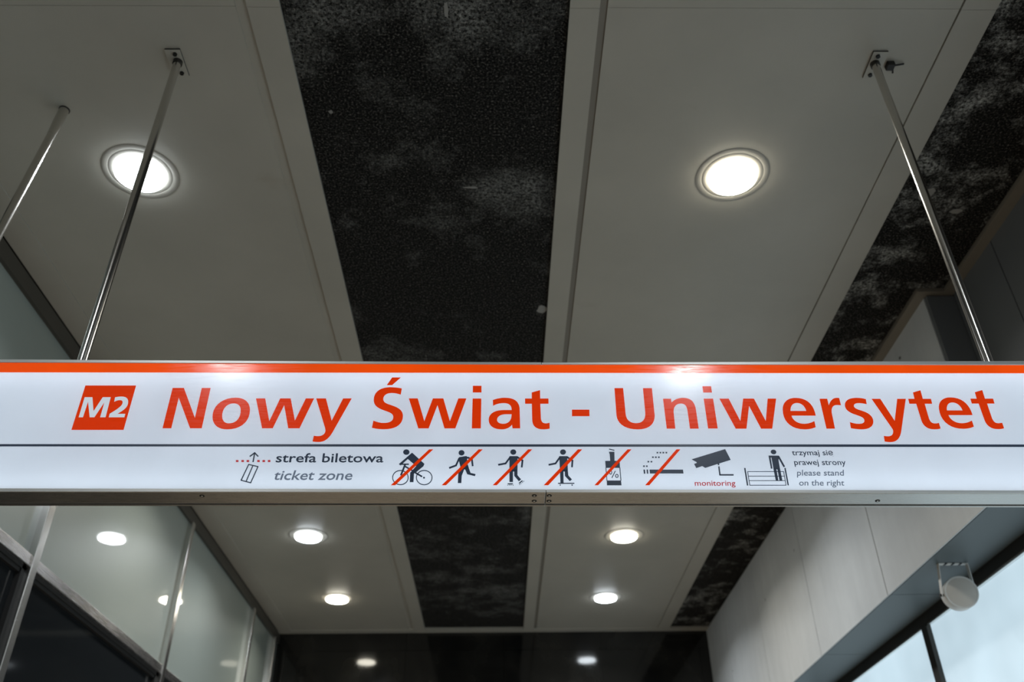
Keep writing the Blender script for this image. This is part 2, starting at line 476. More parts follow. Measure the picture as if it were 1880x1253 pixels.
# lettering and pictogram outlines, metres in the plane of the sign face (x, z, x, z, ...)
ART = {
 'Nowy': [[[-1.0772,3.1411,-1.0399,3.141,-0.9818,3.0271,-0.9813,3.1408,-0.952,3.1407,-0.9527,2.9889,-0.9901,2.9891,-1.0493,3.1033,-1.0501,2.9893,-1.078,2.9894]],[[-0.8629,3.103,-0.8536,3.1024,-0.8451,3.1005,-0.8373,3.0974,-0.8302,3.0932,-0.824,3.088,-0.8188,3.0817,-0.8145,3.0744,-0.8113,3.0661,-0.8092,3.057,-0.8081,3.0426,-0.8092,3.0297,-0.8125,3.0182,-0.8178,3.0082,-0.825,2.9999,-0.8341,2.9933,-0.8448,2.9885,-0.8571,2.9856,-0.871,2.9846,-0.8805,2.9853,-0.8892,2.9871,-0.8972,2.9902,-0.9043,2.9943,-0.9106,2.9996,-0.9159,3.0059,-0.9203,3.0133,-0.9237,3.0216,-0.926,3.031,-0.9273,3.0444,-0.9262,3.0568,-0.9228,3.0681,-0.9172,3.0782,-0.9097,3.0867,-0.9004,3.0937,-0.8894,3.0988,-0.8768,3.102],[-0.8663,3.0813,-0.8615,3.0809,-0.8571,3.0798,-0.8531,3.0781,-0.8496,3.0757,-0.8465,3.0727,-0.8439,3.0691,-0.8418,3.065,-0.8401,3.0603,-0.839,3.055,-0.8379,3.0453,-0.8382,3.0365,-0.8396,3.0288,-0.8421,3.0222,-0.8456,3.0167,-0.8501,3.0123,-0.8555,3.0091,-0.8617,3.0072,-0.8686,3.0066,-0.8731,3.0069,-0.8773,3.008,-0.8811,3.0098,-0.8845,3.0123,-0.8875,3.0154,-0.8901,3.0191,-0.8923,3.0235,-0.894,3.0284,-0.8953,3.0339,-0.8963,3.043,-0.8961,3.0513,-0.8947,3.0588,-0.8923,3.0654,-0.8888,3.0709,-0.8844,3.0753,-0.8792,3.0786,-0.8731,3.0806]],[[-0.7964,3.0999,-0.7661,3.0998,-0.7403,3.0141,-0.717,3.0996,-0.6826,3.0995,-0.658,3.0158,-0.6331,3.0993,-0.6058,3.0992,-0.6396,2.9876,-0.6759,2.9878,-0.7005,3.074,-0.7255,2.988,-0.7597,2.9881]],[[-0.5992,3.0992,-0.567,3.0991,-0.5394,3.0153,-0.5107,3.0989,-0.4825,3.0988,-0.5295,2.9792,-0.533,2.9705,-0.5367,2.9628,-0.5406,2.9561,-0.5449,2.9504,-0.5495,2.9458,-0.5546,2.9422,-0.5601,2.9396,-0.5661,2.9381,-0.5728,2.9376,-0.5751,2.9377,-0.5774,2.9377,-0.5797,2.9378,-0.5819,2.938,-0.5841,2.9382,-0.5863,2.9385,-0.5884,2.9388,-0.5904,2.9391,-0.5923,2.9395,-0.5906,2.9603,-0.589,2.9599,-0.5874,2.9596,-0.5858,2.9593,-0.5842,2.9591,-0.5826,2.9589,-0.581,2.9588,-0.5794,2.9587,-0.5777,2.9587,-0.576,2.9586,-0.5718,2.9589,-0.5681,2.9598,-0.5647,2.9613,-0.5618,2.9633,-0.5594,2.9658,-0.5575,2.9687,-0.5562,2.9719,-0.5556,2.9755,-0.5557,2.9793,-0.556,2.9811,-0.5563,2.9829,-0.5568,2.9849,-0.5574,2.9869,-0.5581,2.989,-0.5588,2.9911,-0.5596,2.9932,-0.5604,2.9953,-0.5612,2.9973]]],
 'Swiat': [[[-0.3551,3.1799,-0.326,3.1798,-0.3531,3.1499,-0.3708,3.15]],[[-0.3201,3.1365,-0.3223,3.1128,-0.3258,3.114,-0.3292,3.1151,-0.3325,3.1161,-0.3359,3.117,-0.3392,3.1178,-0.3425,3.1184,-0.3459,3.1188,-0.3493,3.1191,-0.3529,3.1193,-0.358,3.1189,-0.3628,3.118,-0.3669,3.1165,-0.3706,3.1143,-0.3736,3.1117,-0.3759,3.1086,-0.3776,3.105,-0.3785,3.1011,-0.3786,3.0967,-0.3779,3.0923,-0.3766,3.0885,-0.3747,3.0854,-0.3721,3.0827,-0.3689,3.0804,-0.3651,3.0783,-0.3606,3.0763,-0.3555,3.0743,-0.3497,3.0721,-0.3421,3.069,-0.3353,3.0658,-0.3292,3.0623,-0.3239,3.0585,-0.3194,3.0543,-0.3158,3.0496,-0.313,3.0443,-0.3111,3.0383,-0.3102,3.0316,-0.3105,3.0214,-0.3126,3.0124,-0.3163,3.0045,-0.3216,2.9979,-0.3283,2.9925,-0.3365,2.9883,-0.3459,2.9853,-0.3565,2.9835,-0.3682,2.9829,-0.3729,2.983,-0.3776,2.9833,-0.3822,2.9837,-0.3867,2.9842,-0.3912,2.9848,-0.3955,2.9856,-0.3997,2.9865,-0.4037,2.9875,-0.4075,2.9887,-0.4048,3.0148,-0.4009,3.0131,-0.3971,3.0116,-0.3933,3.0102,-0.3895,3.009,-0.3858,3.008,-0.382,3.0072,-0.3783,3.0065,-0.3746,3.0061,-0.3708,3.006,-0.3649,3.0062,-0.3595,3.0069,-0.3547,3.0082,-0.3506,3.01,-0.3472,3.0124,-0.3445,3.0153,-0.3426,3.0188,-0.3416,3.0229,-0.3414,3.0277,-0.3421,3.0318,-0.3435,3.0353,-0.3455,3.0383,-0.3483,3.041,-0.3517,3.0434,-0.3557,3.0456,-0.3604,3.0478,-0.3656,3.05,-0.3714,3.0523,-0.3785,3.0552,-0.3849,3.0583,-0.3907,3.0616,-0.3958,3.0653,-0.4002,3.0693,-0.4039,3.074,-0.4067,3.0794,-0.4087,3.0856,-0.4097,3.0927,-0.4097,3.1023,-0.4081,3.111,-0.4051,3.1188,-0.4006,3.1255,-0.3948,3.1311,-0.3877,3.1356,-0.3795,3.1388,-0.3701,3.1408,-0.3598,3.1415,-0.355,3.1414,-0.3502,3.1412,-0.3454,3.1409,-0.3408,3.1404,-0.3363,3.1398,-0.3319,3.1392,-0.3277,3.1384,-0.3238,3.1375]],[[-0.295,3.0981,-0.2655,3.098,-0.24,3.0121,-0.2158,3.0978,-0.1812,3.0977,-0.1572,3.0118,-0.1319,3.0975,-0.1053,3.0974,-0.1388,2.9852,-0.1739,2.9853,-0.1996,3.0722,-0.2248,2.9856,-0.2581,2.9857]],[[-0.0847,3.1463,-0.056,3.1462,-0.0558,3.1203,-0.0847,3.1204]],[[-0.0849,3.0969,-0.0561,3.0968,-0.0567,2.9849,-0.0858,2.985]],[[-0.0182,3.0909,-0.0139,3.0926,-0.0096,3.0942,-0.0053,3.0956,-0.001,3.0968,0.0034,3.0977,0.0078,3.0985,0.0123,3.0991,0.0169,3.0994,0.0217,3.0995,0.0318,3.0989,0.0408,3.0972,0.0486,3.0944,0.0551,3.0903,0.0605,3.0851,0.0646,3.0787,0.0676,3.0709,0.0693,3.0619,0.0698,3.0516,0.0702,2.9844,0.0456,2.9845,0.0454,2.9859,0.0452,2.9873,0.045,2.9888,0.0449,2.9902,0.0447,2.9917,0.0445,2.9932,0.0444,2.9947,0.0442,2.9963,0.044,2.9979,0.0414,2.9944,0.0385,2.9913,0.0352,2.9886,0.0317,2.9863,0.0278,2.9844,0.0238,2.9829,0.0195,2.9818,0.015,2.9812,0.0104,2.981,0.0025,2.9815,-0.0048,2.9828,-0.0113,2.985,-0.0171,2.9881,-0.0221,2.9921,-0.026,2.9969,-0.029,3.0025,-0.0309,3.009,-0.0315,3.0163,-0.0309,3.0237,-0.0288,3.0303,-0.0255,3.0361,-0.021,3.0411,-0.0153,3.0452,-0.0085,3.0485,-0.0006,3.0508,0.0081,3.0522,0.0178,3.0527,0.0433,3.0526,0.0431,3.0581,0.0422,3.063,0.0408,3.0673,0.0387,3.0709,0.036,3.0738,0.0325,3.0761,0.0284,3.0777,0.0236,3.0787,0.018,3.0791,0.0133,3.079,0.0089,3.0786,0.0047,3.078,0.0007,3.0771,-0.0032,3.0759,-0.0069,3.0745,-0.0105,3.0729,-0.014,3.071,-0.0175,3.0689],[0.0431,3.037,0.0248,3.0371,0.0192,3.0368,0.014,3.0359,0.0094,3.0344,0.0054,3.0324,0.002,3.0299,-0.0007,3.0271,-0.0027,3.0238,-0.0039,3.0202,-0.0043,3.0162,-0.004,3.0133,-0.0032,3.0107,-0.0018,3.0084,0.0,3.0063,0.0023,3.0046,0.0051,3.0033,0.0083,3.0023,0.0118,3.0016,0.0158,3.0014,0.0214,3.0019,0.0263,3.0033,0.0307,3.0057,0.0344,3.009,0.0374,3.0131,0.0399,3.018,0.0416,3.0236,0.0427,3.03]],[[0.1106,3.1198,0.1385,3.1286,0.1381,3.0961,0.1655,3.0961,0.1648,3.0761,0.1379,3.0762,0.1382,3.0228,0.1385,3.0183,0.1391,3.0145,0.14,3.0112,0.1413,3.0085,0.1429,3.0063,0.1449,3.0046,0.1473,3.0034,0.1502,3.0027,0.1535,3.0025,0.1549,3.0025,0.1564,3.0026,0.1579,3.0027,0.1593,3.0029,0.1607,3.0032,0.1621,3.0035,0.1634,3.0039,0.1647,3.0044,0.1659,3.0049,0.1655,2.9834,0.1633,2.9827,0.1611,2.9822,0.1588,2.9817,0.1565,2.9813,0.1542,2.981,0.1519,2.9808,0.1495,2.9806,0.1472,2.9805,0.1448,2.9805,0.1374,2.9809,0.1308,2.9823,0.1251,2.9845,0.1203,2.9877,0.1164,2.9917,0.1134,2.9966,0.1113,3.0024,0.11,3.0092,0.1097,3.0168,0.1098,3.0763,0.0878,3.0763,0.0878,3.0963,0.1101,3.0962]]],
 'dash': [[[0.2408,3.0535,0.298,3.0532,0.297,3.0287,0.2396,3.0289]]],
 'Uniwersytet': [[[0.3865,3.1356,0.4156,3.1355,0.4156,3.038,0.416,3.0303,0.4172,3.0236,0.4193,3.0178,0.4222,3.0129,0.4259,3.0089,0.4302,3.0059,0.4352,3.0037,0.4409,3.0024,0.4471,3.0019,0.4538,3.0025,0.4598,3.0041,0.465,3.0068,0.4694,3.0105,0.4731,3.0151,0.4761,3.0206,0.4782,3.0269,0.4796,3.034,0.4802,3.0419,0.4816,3.1352,0.5116,3.1351,0.5102,3.0295,0.5084,3.0192,0.5053,3.01,0.501,3.0019,0.4954,2.9951,0.4887,2.9894,0.4807,2.9849,0.4717,2.9817,0.4615,2.9798,0.4503,2.9792,0.4379,2.9799,0.4265,2.9819,0.4163,2.9853,0.4074,2.9899,0.3998,2.9958,0.3937,3.003,0.3891,3.0114,0.3862,3.0211,0.3851,3.032]],[[0.5443,3.0939,0.5706,3.0938,0.5708,3.0794,0.5744,3.0828,0.5781,3.086,0.5819,3.0887,0.586,3.0912,0.5903,3.0932,0.595,3.0948,0.6,3.096,0.6053,3.0968,0.6111,3.097,0.6195,3.0964,0.6266,3.0946,0.6325,3.0917,0.6373,3.0877,0.6412,3.0827,0.644,3.0768,0.6461,3.0699,0.6474,3.0621,0.648,3.0536,0.6478,2.981,0.6195,2.9811,0.6197,3.0496,0.6194,3.0551,0.6186,3.0599,0.6175,3.0641,0.616,3.0676,0.614,3.0704,0.6116,3.0727,0.6087,3.0742,0.6052,3.0752,0.6013,3.0755,0.5961,3.075,0.5913,3.0736,0.587,3.0712,0.5833,3.0679,0.58,3.0638,0.5774,3.0589,0.5754,3.0531,0.574,3.0467,0.5734,3.0395,0.572,2.9813,0.5441,2.9814]],[[0.6811,3.1421,0.7103,3.142,0.71,3.1174,0.6809,3.1175]],[[0.679,3.0938,0.7104,3.0937,0.7096,2.9813,0.6783,2.9815]],[[0.7313,3.0936,0.7621,3.0935,0.7874,3.0085,0.8101,3.0934,0.8459,3.0932,0.8705,3.0082,0.8915,3.0931,0.9199,3.093,0.8866,2.9799,0.8505,2.9801,0.8253,3.0656,0.8029,2.9803,0.7679,2.9804]],[[1.0382,3.0279,1.0382,3.0409,1.0368,3.0528,1.034,3.0634,1.0297,3.0728,1.0238,3.0807,1.0164,3.0871,1.0073,3.0917,0.9966,3.0947,0.9841,3.0957,0.9759,3.0951,0.9681,3.0934,0.9609,3.0905,0.9544,3.0866,0.9486,3.0816,0.9436,3.0757,0.9394,3.0688,0.9362,3.0611,0.934,3.0525,0.9323,3.0374,0.9328,3.0239,0.9355,3.0119,0.9403,3.0016,0.947,2.993,0.9556,2.9861,0.9659,2.9812,0.9778,2.9781,0.9912,2.977,0.9959,2.9771,1.0005,2.9774,1.005,2.9779,1.0094,2.9786,1.0136,2.9795,1.0177,2.9806,1.0217,2.9819,1.0255,2.9833,1.0292,2.9849,1.0295,3.0075,1.0255,3.0055,1.0215,3.0036,1.0176,3.002,1.0136,3.0007,1.0097,2.9995,1.0057,2.9987,1.0017,2.998,0.9977,2.9976,0.9936,2.9975,0.9868,2.998,0.9806,2.9995,0.9751,3.0018,0.9703,3.0048,0.9663,3.0085,0.963,3.0128,0.9606,3.0175,0.9591,3.0227,0.9585,3.0282],[0.9586,3.0458,1.0107,3.0456,1.0101,3.0517,1.0088,3.0571,1.007,3.062,1.0047,3.0662,1.0018,3.0697,0.9984,3.0725,0.9946,3.0745,0.9904,3.0758,0.9858,3.0762,0.9814,3.0758,0.9772,3.0746,0.9734,3.0726,0.9698,3.0698,0.9667,3.0663,0.9639,3.0621,0.9617,3.0573,0.9599,3.0519]],[[1.0642,3.092,1.0896,3.0919,1.0895,3.0665,1.0925,3.0724,1.0956,3.0776,1.0989,3.0822,1.1024,3.0861,1.1061,3.0894,1.1099,3.0919,1.1138,3.0937,1.1179,3.0948,1.1221,3.0952,1.1302,3.0947,1.1299,3.0669,1.1179,3.068,1.1133,3.0677,1.1092,3.0666,1.1056,3.0648,1.1025,3.0623,1.0998,3.0591,1.0976,3.0552,1.0957,3.0506,1.0943,3.0454,1.0932,3.0396,1.0907,2.9792,1.0631,2.9793]],[[1.2181,3.09,1.2162,3.0708,1.2129,3.0716,1.2098,3.0723,1.2069,3.073,1.2041,3.0735,1.2013,3.074,1.1986,3.0743,1.1958,3.0746,1.193,3.0748,1.19,3.0748,1.1871,3.0747,1.1843,3.0743,1.1817,3.0737,1.1794,3.0728,1.1773,3.0717,1.1756,3.0704,1.1741,3.0689,1.1731,3.0671,1.1724,3.0651,1.172,3.0622,1.1725,3.0596,1.1737,3.0572,1.1756,3.0551,1.1782,3.0532,1.1813,3.0513,1.185,3.0495,1.1893,3.0477,1.194,3.0458,1.2012,3.0426,1.2074,3.0391,1.2125,3.0352,1.2167,3.0309,1.2198,3.0262,1.2219,3.0212,1.223,3.0159,1.223,3.0103,1.222,3.0043,1.2201,2.9985,1.2173,2.9934,1.2136,2.9889,1.2092,2.9851,1.2041,2.9819,1.1983,2.9794,1.1919,2.9776,1.1849,2.9766,1.1775,2.9762,1.1739,2.9763,1.1702,2.9765,1.1664,2.9768,1.1626,2.9772,1.1587,2.9777,1.1548,2.9784,1.1509,2.9791,1.1469,2.9799,1.143,2.9808,1.1449,3.0032,1.148,3.0019,1.1511,3.0007,1.1541,2.9996,1.1572,2.9988,1.1602,2.9981,1.1634,2.9975,1.1666,2.9971,1.1699,2.9969,1.1734,2.9968,1.1769,2.9969,1.1801,2.9973,1.183,2.998,1.1857,2.999,1.188,3.0003,1.19,3.0018,1.1916,3.0037,1.1929,3.006,1.1937,3.0085,1.1941,3.0117,1.1937,3.0146,1.1926,3.0172,1.1908,3.0196,1.1884,3.0217,1.1854,3.0238,1.182,3.0257,1.1781,3.0275,1.1739,3.0294,1.1667,3.0325,1.1603,3.0357,1.1548,3.0393,1.1503,3.0431,1.1467,3.0473,1.1442,3.0519,1.1428,3.0569,1.1424,3.0624,1.1433,3.0683,1.1451,3.0739,1.1477,3.0788,1.1513,3.0831,1.1556,3.0867,1.1606,3.0897,1.1664,3.092,1.1728,3.0937,1.1799,3.0946,1.1875,3.095,1.1916,3.0949,1.1954,3.0947,1.199,3.0944,1.2025,3.0939,1.2057,3.0934,1.2089,3.0927,1.212,3.0919,1.2151,3.091]],[[1.2375,3.091,1.2665,3.0909,1.293,3.0071,1.3229,3.0907,1.3516,3.0906,1.3047,2.9697,1.3009,2.9609,1.2968,2.9533,1.2924,2.9468,1.2878,2.9413,1.2828,2.9369,1.2775,2.9336,1.2719,2.9312,1.266,2.9298,1.2597,2.9294,1.2574,2.9294,1.2551,2.9295,1.253,2.9297,1.2509,2.9299,1.2488,2.9302,1.2468,2.9305,1.2448,2.9309,1.2429,2.9313,1.2409,2.9318,1.2434,2.952,1.2448,2.9516,1.2462,2.9513,1.2478,2.951,1.2493,2.9508,1.2509,2.9506,1.2525,2.9505,1.254,2.9504,1.2556,2.9504,1.2571,2.9503,1.2608,2.9506,1.2642,2.9514,1.2672,2.9528,1.27,2.9547,1.2724,2.9571,1.2745,2.96,1.2762,2.9634,1.2776,2.9674,1.2786,2.9718,1.2786,2.9734,1.2785,2.9749,1.2783,2.9762,1.278,2.9775,1.2777,2.9787,1.2772,2.9798,1.2768,2.9808,1.2764,2.9819,1.2761,2.9829]],[[1.3824,3.1154,1.4098,3.1238,1.4084,3.0904,1.4357,3.0903,1.4343,3.0714,1.4095,3.0715,1.408,3.0178,1.4082,3.0131,1.4088,3.009,1.4097,3.0057,1.411,3.0029,1.4126,3.0007,1.4146,2.999,1.4169,2.9979,1.4196,2.9973,1.4227,2.997,1.4242,2.9971,1.4257,2.9971,1.4272,2.9973,1.4287,2.9975,1.4302,2.9977,1.4317,2.998,1.4331,2.9983,1.4345,2.9986,1.4358,2.999,1.4357,2.9782,1.4335,2.9776,1.4314,2.977,1.4292,2.9766,1.4269,2.9761,1.4246,2.9758,1.4223,2.9756,1.4199,2.9754,1.4173,2.9753,1.4147,2.9753,1.4072,2.9758,1.4007,2.9773,1.3952,2.9798,1.3906,2.9832,1.387,2.9874,1.3842,2.9924,1.3823,2.9982,1.3813,3.0047,1.3812,3.0118,1.3814,3.0716,1.3587,3.0717,1.3596,3.0906,1.3807,3.0905]],[[1.5556,3.0279,1.5556,3.0409,1.5542,3.0528,1.5514,3.0634,1.5471,3.0728,1.5413,3.0807,1.5338,3.0871,1.5247,3.0917,1.514,3.0947,1.5015,3.0957,1.4933,3.0951,1.4855,3.0934,1.4784,3.0905,1.4718,3.0866,1.466,3.0816,1.461,3.0757,1.4568,3.0688,1.4536,3.0611,1.4514,3.0525,1.4497,3.0374,1.4502,3.0239,1.453,3.0119,1.4577,3.0016,1.4645,2.993,1.473,2.9861,1.4833,2.9812,1.4952,2.9781,1.5086,2.977,1.5133,2.9771,1.5179,2.9774,1.5224,2.9779,1.5268,2.9786,1.531,2.9795,1.5351,2.9806,1.5391,2.9819,1.543,2.9833,1.5466,2.9849,1.5469,3.0075,1.5429,3.0055,1.5389,3.0036,1.535,3.002,1.5311,3.0007,1.5271,2.9995,1.5231,2.9987,1.5191,2.998,1.5151,2.9976,1.511,2.9975,1.5042,2.998,1.498,2.9995,1.4925,3.0018,1.4877,3.0048,1.4837,3.0085,1.4804,3.0128,1.478,3.0175,1.4765,3.0227,1.4759,3.0282],[1.4761,3.0458,1.5281,3.0456,1.5275,3.0517,1.5262,3.0571,1.5244,3.062,1.5221,3.0662,1.5192,3.0697,1.5159,3.0725,1.5121,3.0745,1.5078,3.0758,1.5032,3.0762,1.4988,3.0758,1.4946,3.0746,1.4908,3.0726,1.4872,3.0698,1.4841,3.0663,1.4814,3.0621,1.4791,3.0573,1.4773,3.0519]],[[1.5904,3.1154,1.6178,3.1238,1.6164,3.0904,1.6437,3.0903,1.6424,3.0714,1.6175,3.0715,1.616,3.0178,1.6163,3.0131,1.6168,3.009,1.6177,3.0057,1.619,3.0029,1.6206,3.0007,1.6226,2.999,1.6249,2.9979,1.6277,2.9973,1.6307,2.997,1.6322,2.9971,1.6337,2.9971,1.6352,2.9973,1.6367,2.9975,1.6382,2.9977,1.6397,2.998,1.6411,2.9983,1.6425,2.9986,1.6438,2.999,1.6437,2.9782,1.6416,2.9776,1.6394,2.977,1.6372,2.9766,1.635,2.9761,1.6327,2.9758,1.6303,2.9756,1.6279,2.9754,1.6254,2.9753,1.6227,2.9753,1.6152,2.9758,1.6087,2.9773,1.6032,2.9798,1.5986,2.9832,1.595,2.9874,1.5922,2.9924,1.5904,2.9982,1.5894,3.0047,1.5892,3.0118,1.5894,3.0716,1.5668,3.0717,1.5676,3.0906,1.5887,3.0905]]],
 'badge': [[[-1.3662,3.1516,-1.1995,3.151,-1.2009,2.984,-1.367,2.9846]]],
 'M2': [[[-1.3563,3.106,-1.3311,3.1059,-1.3139,3.0527,-1.2974,3.1058,-1.2716,3.1057,-1.2696,3.0303,-1.2868,3.0303,-1.2871,3.0875,-1.3055,3.0304,-1.3204,3.0305,-1.3411,3.0898,-1.3422,3.0305,-1.3557,3.0306]],[[-1.2572,3.105,-1.2548,3.1057,-1.2523,3.1063,-1.25,3.1067,-1.2476,3.1072,-1.2453,3.1075,-1.2431,3.1078,-1.2409,3.108,-1.2388,3.1081,-1.2367,3.1081,-1.2324,3.1078,-1.2284,3.1071,-1.2247,3.106,-1.2214,3.1043,-1.2185,3.1022,-1.2159,3.0997,-1.2138,3.0967,-1.2121,3.0932,-1.2109,3.0893,-1.2098,3.0834,-1.2096,3.078,-1.2101,3.0729,-1.2116,3.0681,-1.2141,3.0633,-1.2176,3.0586,-1.2223,3.0536,-1.228,3.0484,-1.235,3.0427,-1.2092,3.0426,-1.2092,3.03,-1.2591,3.0302,-1.2592,3.0434,-1.2514,3.0498,-1.2448,3.0556,-1.2393,3.061,-1.2349,3.0659,-1.2315,3.0704,-1.2292,3.0746,-1.2279,3.0786,-1.2274,3.0825,-1.2279,3.0863,-1.2285,3.0882,-1.2293,3.0898,-1.2302,3.0912,-1.2314,3.0923,-1.2327,3.0932,-1.2342,3.0938,-1.2358,3.0943,-1.2376,3.0945,-1.2396,3.0946,-1.2414,3.0945,-1.2431,3.0943,-1.2449,3.0939,-1.2466,3.0934,-1.2483,3.0927,-1.2501,3.0919,-1.252,3.0909,-1.2539,3.0897,-1.2558,3.0884]]],
 'ticket': [[[-0.7677,2.8669,-0.7672,2.8989,-0.7716,2.8998,-0.7721,2.8678]],[[-0.7816,2.8849,-0.7671,2.8987,-0.7703,2.9026,-0.7848,2.8887]],[[-0.7718,2.8992,-0.7578,2.885,-0.7552,2.8883,-0.7691,2.9025]],[[-0.7953,2.8032,-0.7801,2.8593,-0.7834,2.8609,-0.7987,2.8049]],[[-0.783,2.8576,-0.7511,2.8494,-0.7508,2.8531,-0.7828,2.8613]],[[-0.7533,2.8532,-0.7678,2.7962,-0.7645,2.7947,-0.75,2.8516]],[[-0.7649,2.7979,-0.7975,2.807,-0.7978,2.8034,-0.7652,2.7943]],[[-0.7789,2.8008,-0.7669,2.8534,-0.7703,2.8549,-0.7822,2.8023]]],
 'ticketdots': [[[-0.8244,2.8749,-0.8164,2.8749,-0.8152,2.8677,-0.8232,2.8677]],[[-0.8074,2.8749,-0.7994,2.8748,-0.7982,2.8676,-0.8062,2.8677]],[[-0.791,2.8748,-0.783,2.8748,-0.7819,2.8675,-0.7899,2.8676]],[[-0.7579,2.8746,-0.7499,2.8746,-0.7488,2.8674,-0.7568,2.8674]],[[-0.7413,2.8746,-0.7333,2.8745,-0.7322,2.8673,-0.7402,2.8673]],[[-0.7245,2.8745,-0.7165,2.8745,-0.7155,2.8672,-0.7235,2.8673]]],
 'bike': [[[-0.2816,2.9002,-0.2817,2.898,-0.2823,2.896,-0.2834,2.8942,-0.2849,2.8926,-0.2868,2.8915,-0.2889,2.8908,-0.2911,2.8906,-0.2934,2.8908,-0.2955,2.8915,-0.2975,2.8927,-0.2992,2.8942,-0.3005,2.8961,-0.3014,2.8981,-0.3018,2.9003,-0.3016,2.9024,-0.301,2.9045,-0.2999,2.9063,-0.2984,2.9079,-0.2966,2.909,-0.2945,2.9097,-0.2922,2.91,-0.29,2.9097,-0.2878,2.909,-0.2858,2.9078,-0.2841,2.9063,-0.2828,2.9044,-0.2819,2.9024]],[[-0.2733,2.8982,-0.3128,2.8584,-0.3071,2.8534,-0.2796,2.8822]],[[-0.2733,2.8982,-0.2325,2.8585,-0.2359,2.849,-0.2425,2.8485,-0.2549,2.8481,-0.286,2.8763]],[[-0.2588,2.8502,-0.2359,2.8501,-0.2586,2.8281,-0.2641,2.825,-0.2752,2.8282]],[[-0.2755,2.8292,-0.2635,2.8302,-0.2635,2.7959,-0.2751,2.796]],[[-0.2287,2.8108,-0.229,2.8091,-0.2301,2.8079,-0.2316,2.8075,-0.2331,2.8079,-0.2343,2.8091,-0.2348,2.8108,-0.2344,2.8125,-0.2334,2.8137,-0.2319,2.8141,-0.2303,2.8137,-0.2292,2.8124]],[[-0.3058,2.8556,-0.281,2.8555,-0.2812,2.8599,-0.306,2.86]],[[-0.2957,2.8579,-0.3067,2.8201,-0.3013,2.8178,-0.2902,2.8555]],[[-0.2941,2.8481,-0.2685,2.8322,-0.2664,2.8367,-0.292,2.8526]],[[-0.2607,2.8256,-0.2388,2.812,-0.2364,2.8169,-0.2584,2.8306]],[[-0.2795,2.8115,-0.2796,2.8071,-0.2805,2.8027,-0.2822,2.7987,-0.2845,2.7951,-0.2875,2.7919,-0.2909,2.7894,-0.2948,2.7875,-0.299,2.7864,-0.3034,2.786,-0.3078,2.7864,-0.3122,2.7876,-0.3163,2.7895,-0.3201,2.7921,-0.3234,2.7952,-0.3262,2.7989,-0.3284,2.803,-0.3298,2.8073,-0.3305,2.8118,-0.3304,2.8163,-0.3295,2.8206,-0.3279,2.8247,-0.3256,2.8284,-0.3227,2.8316,-0.3192,2.8341,-0.3152,2.836,-0.311,2.8372,-0.3066,2.8376,-0.3021,2.8371,-0.2977,2.836,-0.2935,2.834,-0.2897,2.8314,-0.2864,2.8282,-0.2836,2.8245,-0.2815,2.8204,-0.2801,2.816],[-0.2823,2.8115,-0.2824,2.8076,-0.2832,2.8038,-0.2847,2.8003,-0.2868,2.7971,-0.2894,2.7943,-0.2925,2.7921,-0.296,2.7904,-0.2997,2.7894,-0.3036,2.7891,-0.3075,2.7895,-0.3114,2.7905,-0.3151,2.7922,-0.3184,2.7944,-0.3214,2.7972,-0.3239,2.8005,-0.3258,2.804,-0.3271,2.8078,-0.3277,2.8118,-0.3276,2.8157,-0.3268,2.8195,-0.3254,2.8231,-0.3233,2.8263,-0.3207,2.8291,-0.3176,2.8314,-0.3141,2.8331,-0.3103,2.8341,-0.3064,2.8344,-0.3024,2.8341,-0.2985,2.833,-0.2948,2.8313,-0.2914,2.829,-0.2885,2.8262,-0.286,2.8229,-0.2841,2.8193,-0.2829,2.8155]],[[-0.2054,2.8112,-0.2056,2.8067,-0.2066,2.8023,-0.2083,2.7982,-0.2107,2.7946,-0.2137,2.7914,-0.2173,2.7888,-0.2212,2.787,-0.2255,2.7858,-0.2299,2.7855,-0.2344,2.7859,-0.2387,2.787,-0.2429,2.789,-0.2466,2.7916,-0.2499,2.7948,-0.2527,2.7985,-0.2548,2.8025,-0.2562,2.8069,-0.2568,2.8114,-0.2566,2.8159,-0.2557,2.8203,-0.254,2.8244,-0.2516,2.8282,-0.2486,2.8314,-0.245,2.834,-0.2411,2.8359,-0.2368,2.837,-0.2323,2.8374,-0.2278,2.837,-0.2234,2.8358,-0.2192,2.8338,-0.2154,2.8312,-0.2121,2.828,-0.2094,2.8242,-0.2073,2.8201,-0.2059,2.8157],[-0.2082,2.8112,-0.2084,2.8072,-0.2093,2.8034,-0.2108,2.7998,-0.2129,2.7966,-0.2156,2.7938,-0.2188,2.7915,-0.2223,2.7899,-0.2261,2.7889,-0.23,2.7885,-0.234,2.7889,-0.2379,2.7899,-0.2416,2.7916,-0.2449,2.7939,-0.2479,2.7967,-0.2503,2.8,-0.2522,2.8036,-0.2534,2.8074,-0.254,2.8114,-0.2538,2.8154,-0.253,2.8192,-0.2515,2.8229,-0.2493,2.8261,-0.2467,2.8289,-0.2435,2.8312,-0.2399,2.8329,-0.2361,2.8339,-0.2321,2.8343,-0.2281,2.8339,-0.2242,2.8328,-0.2205,2.8311,-0.2171,2.8288,-0.2142,2.826,-0.2118,2.8227,-0.2099,2.819,-0.2087,2.8152]]],
 'bike_s': [[[-0.2199,2.9093,-0.2069,2.9093,-0.3193,2.7854,-0.333,2.7855]]],
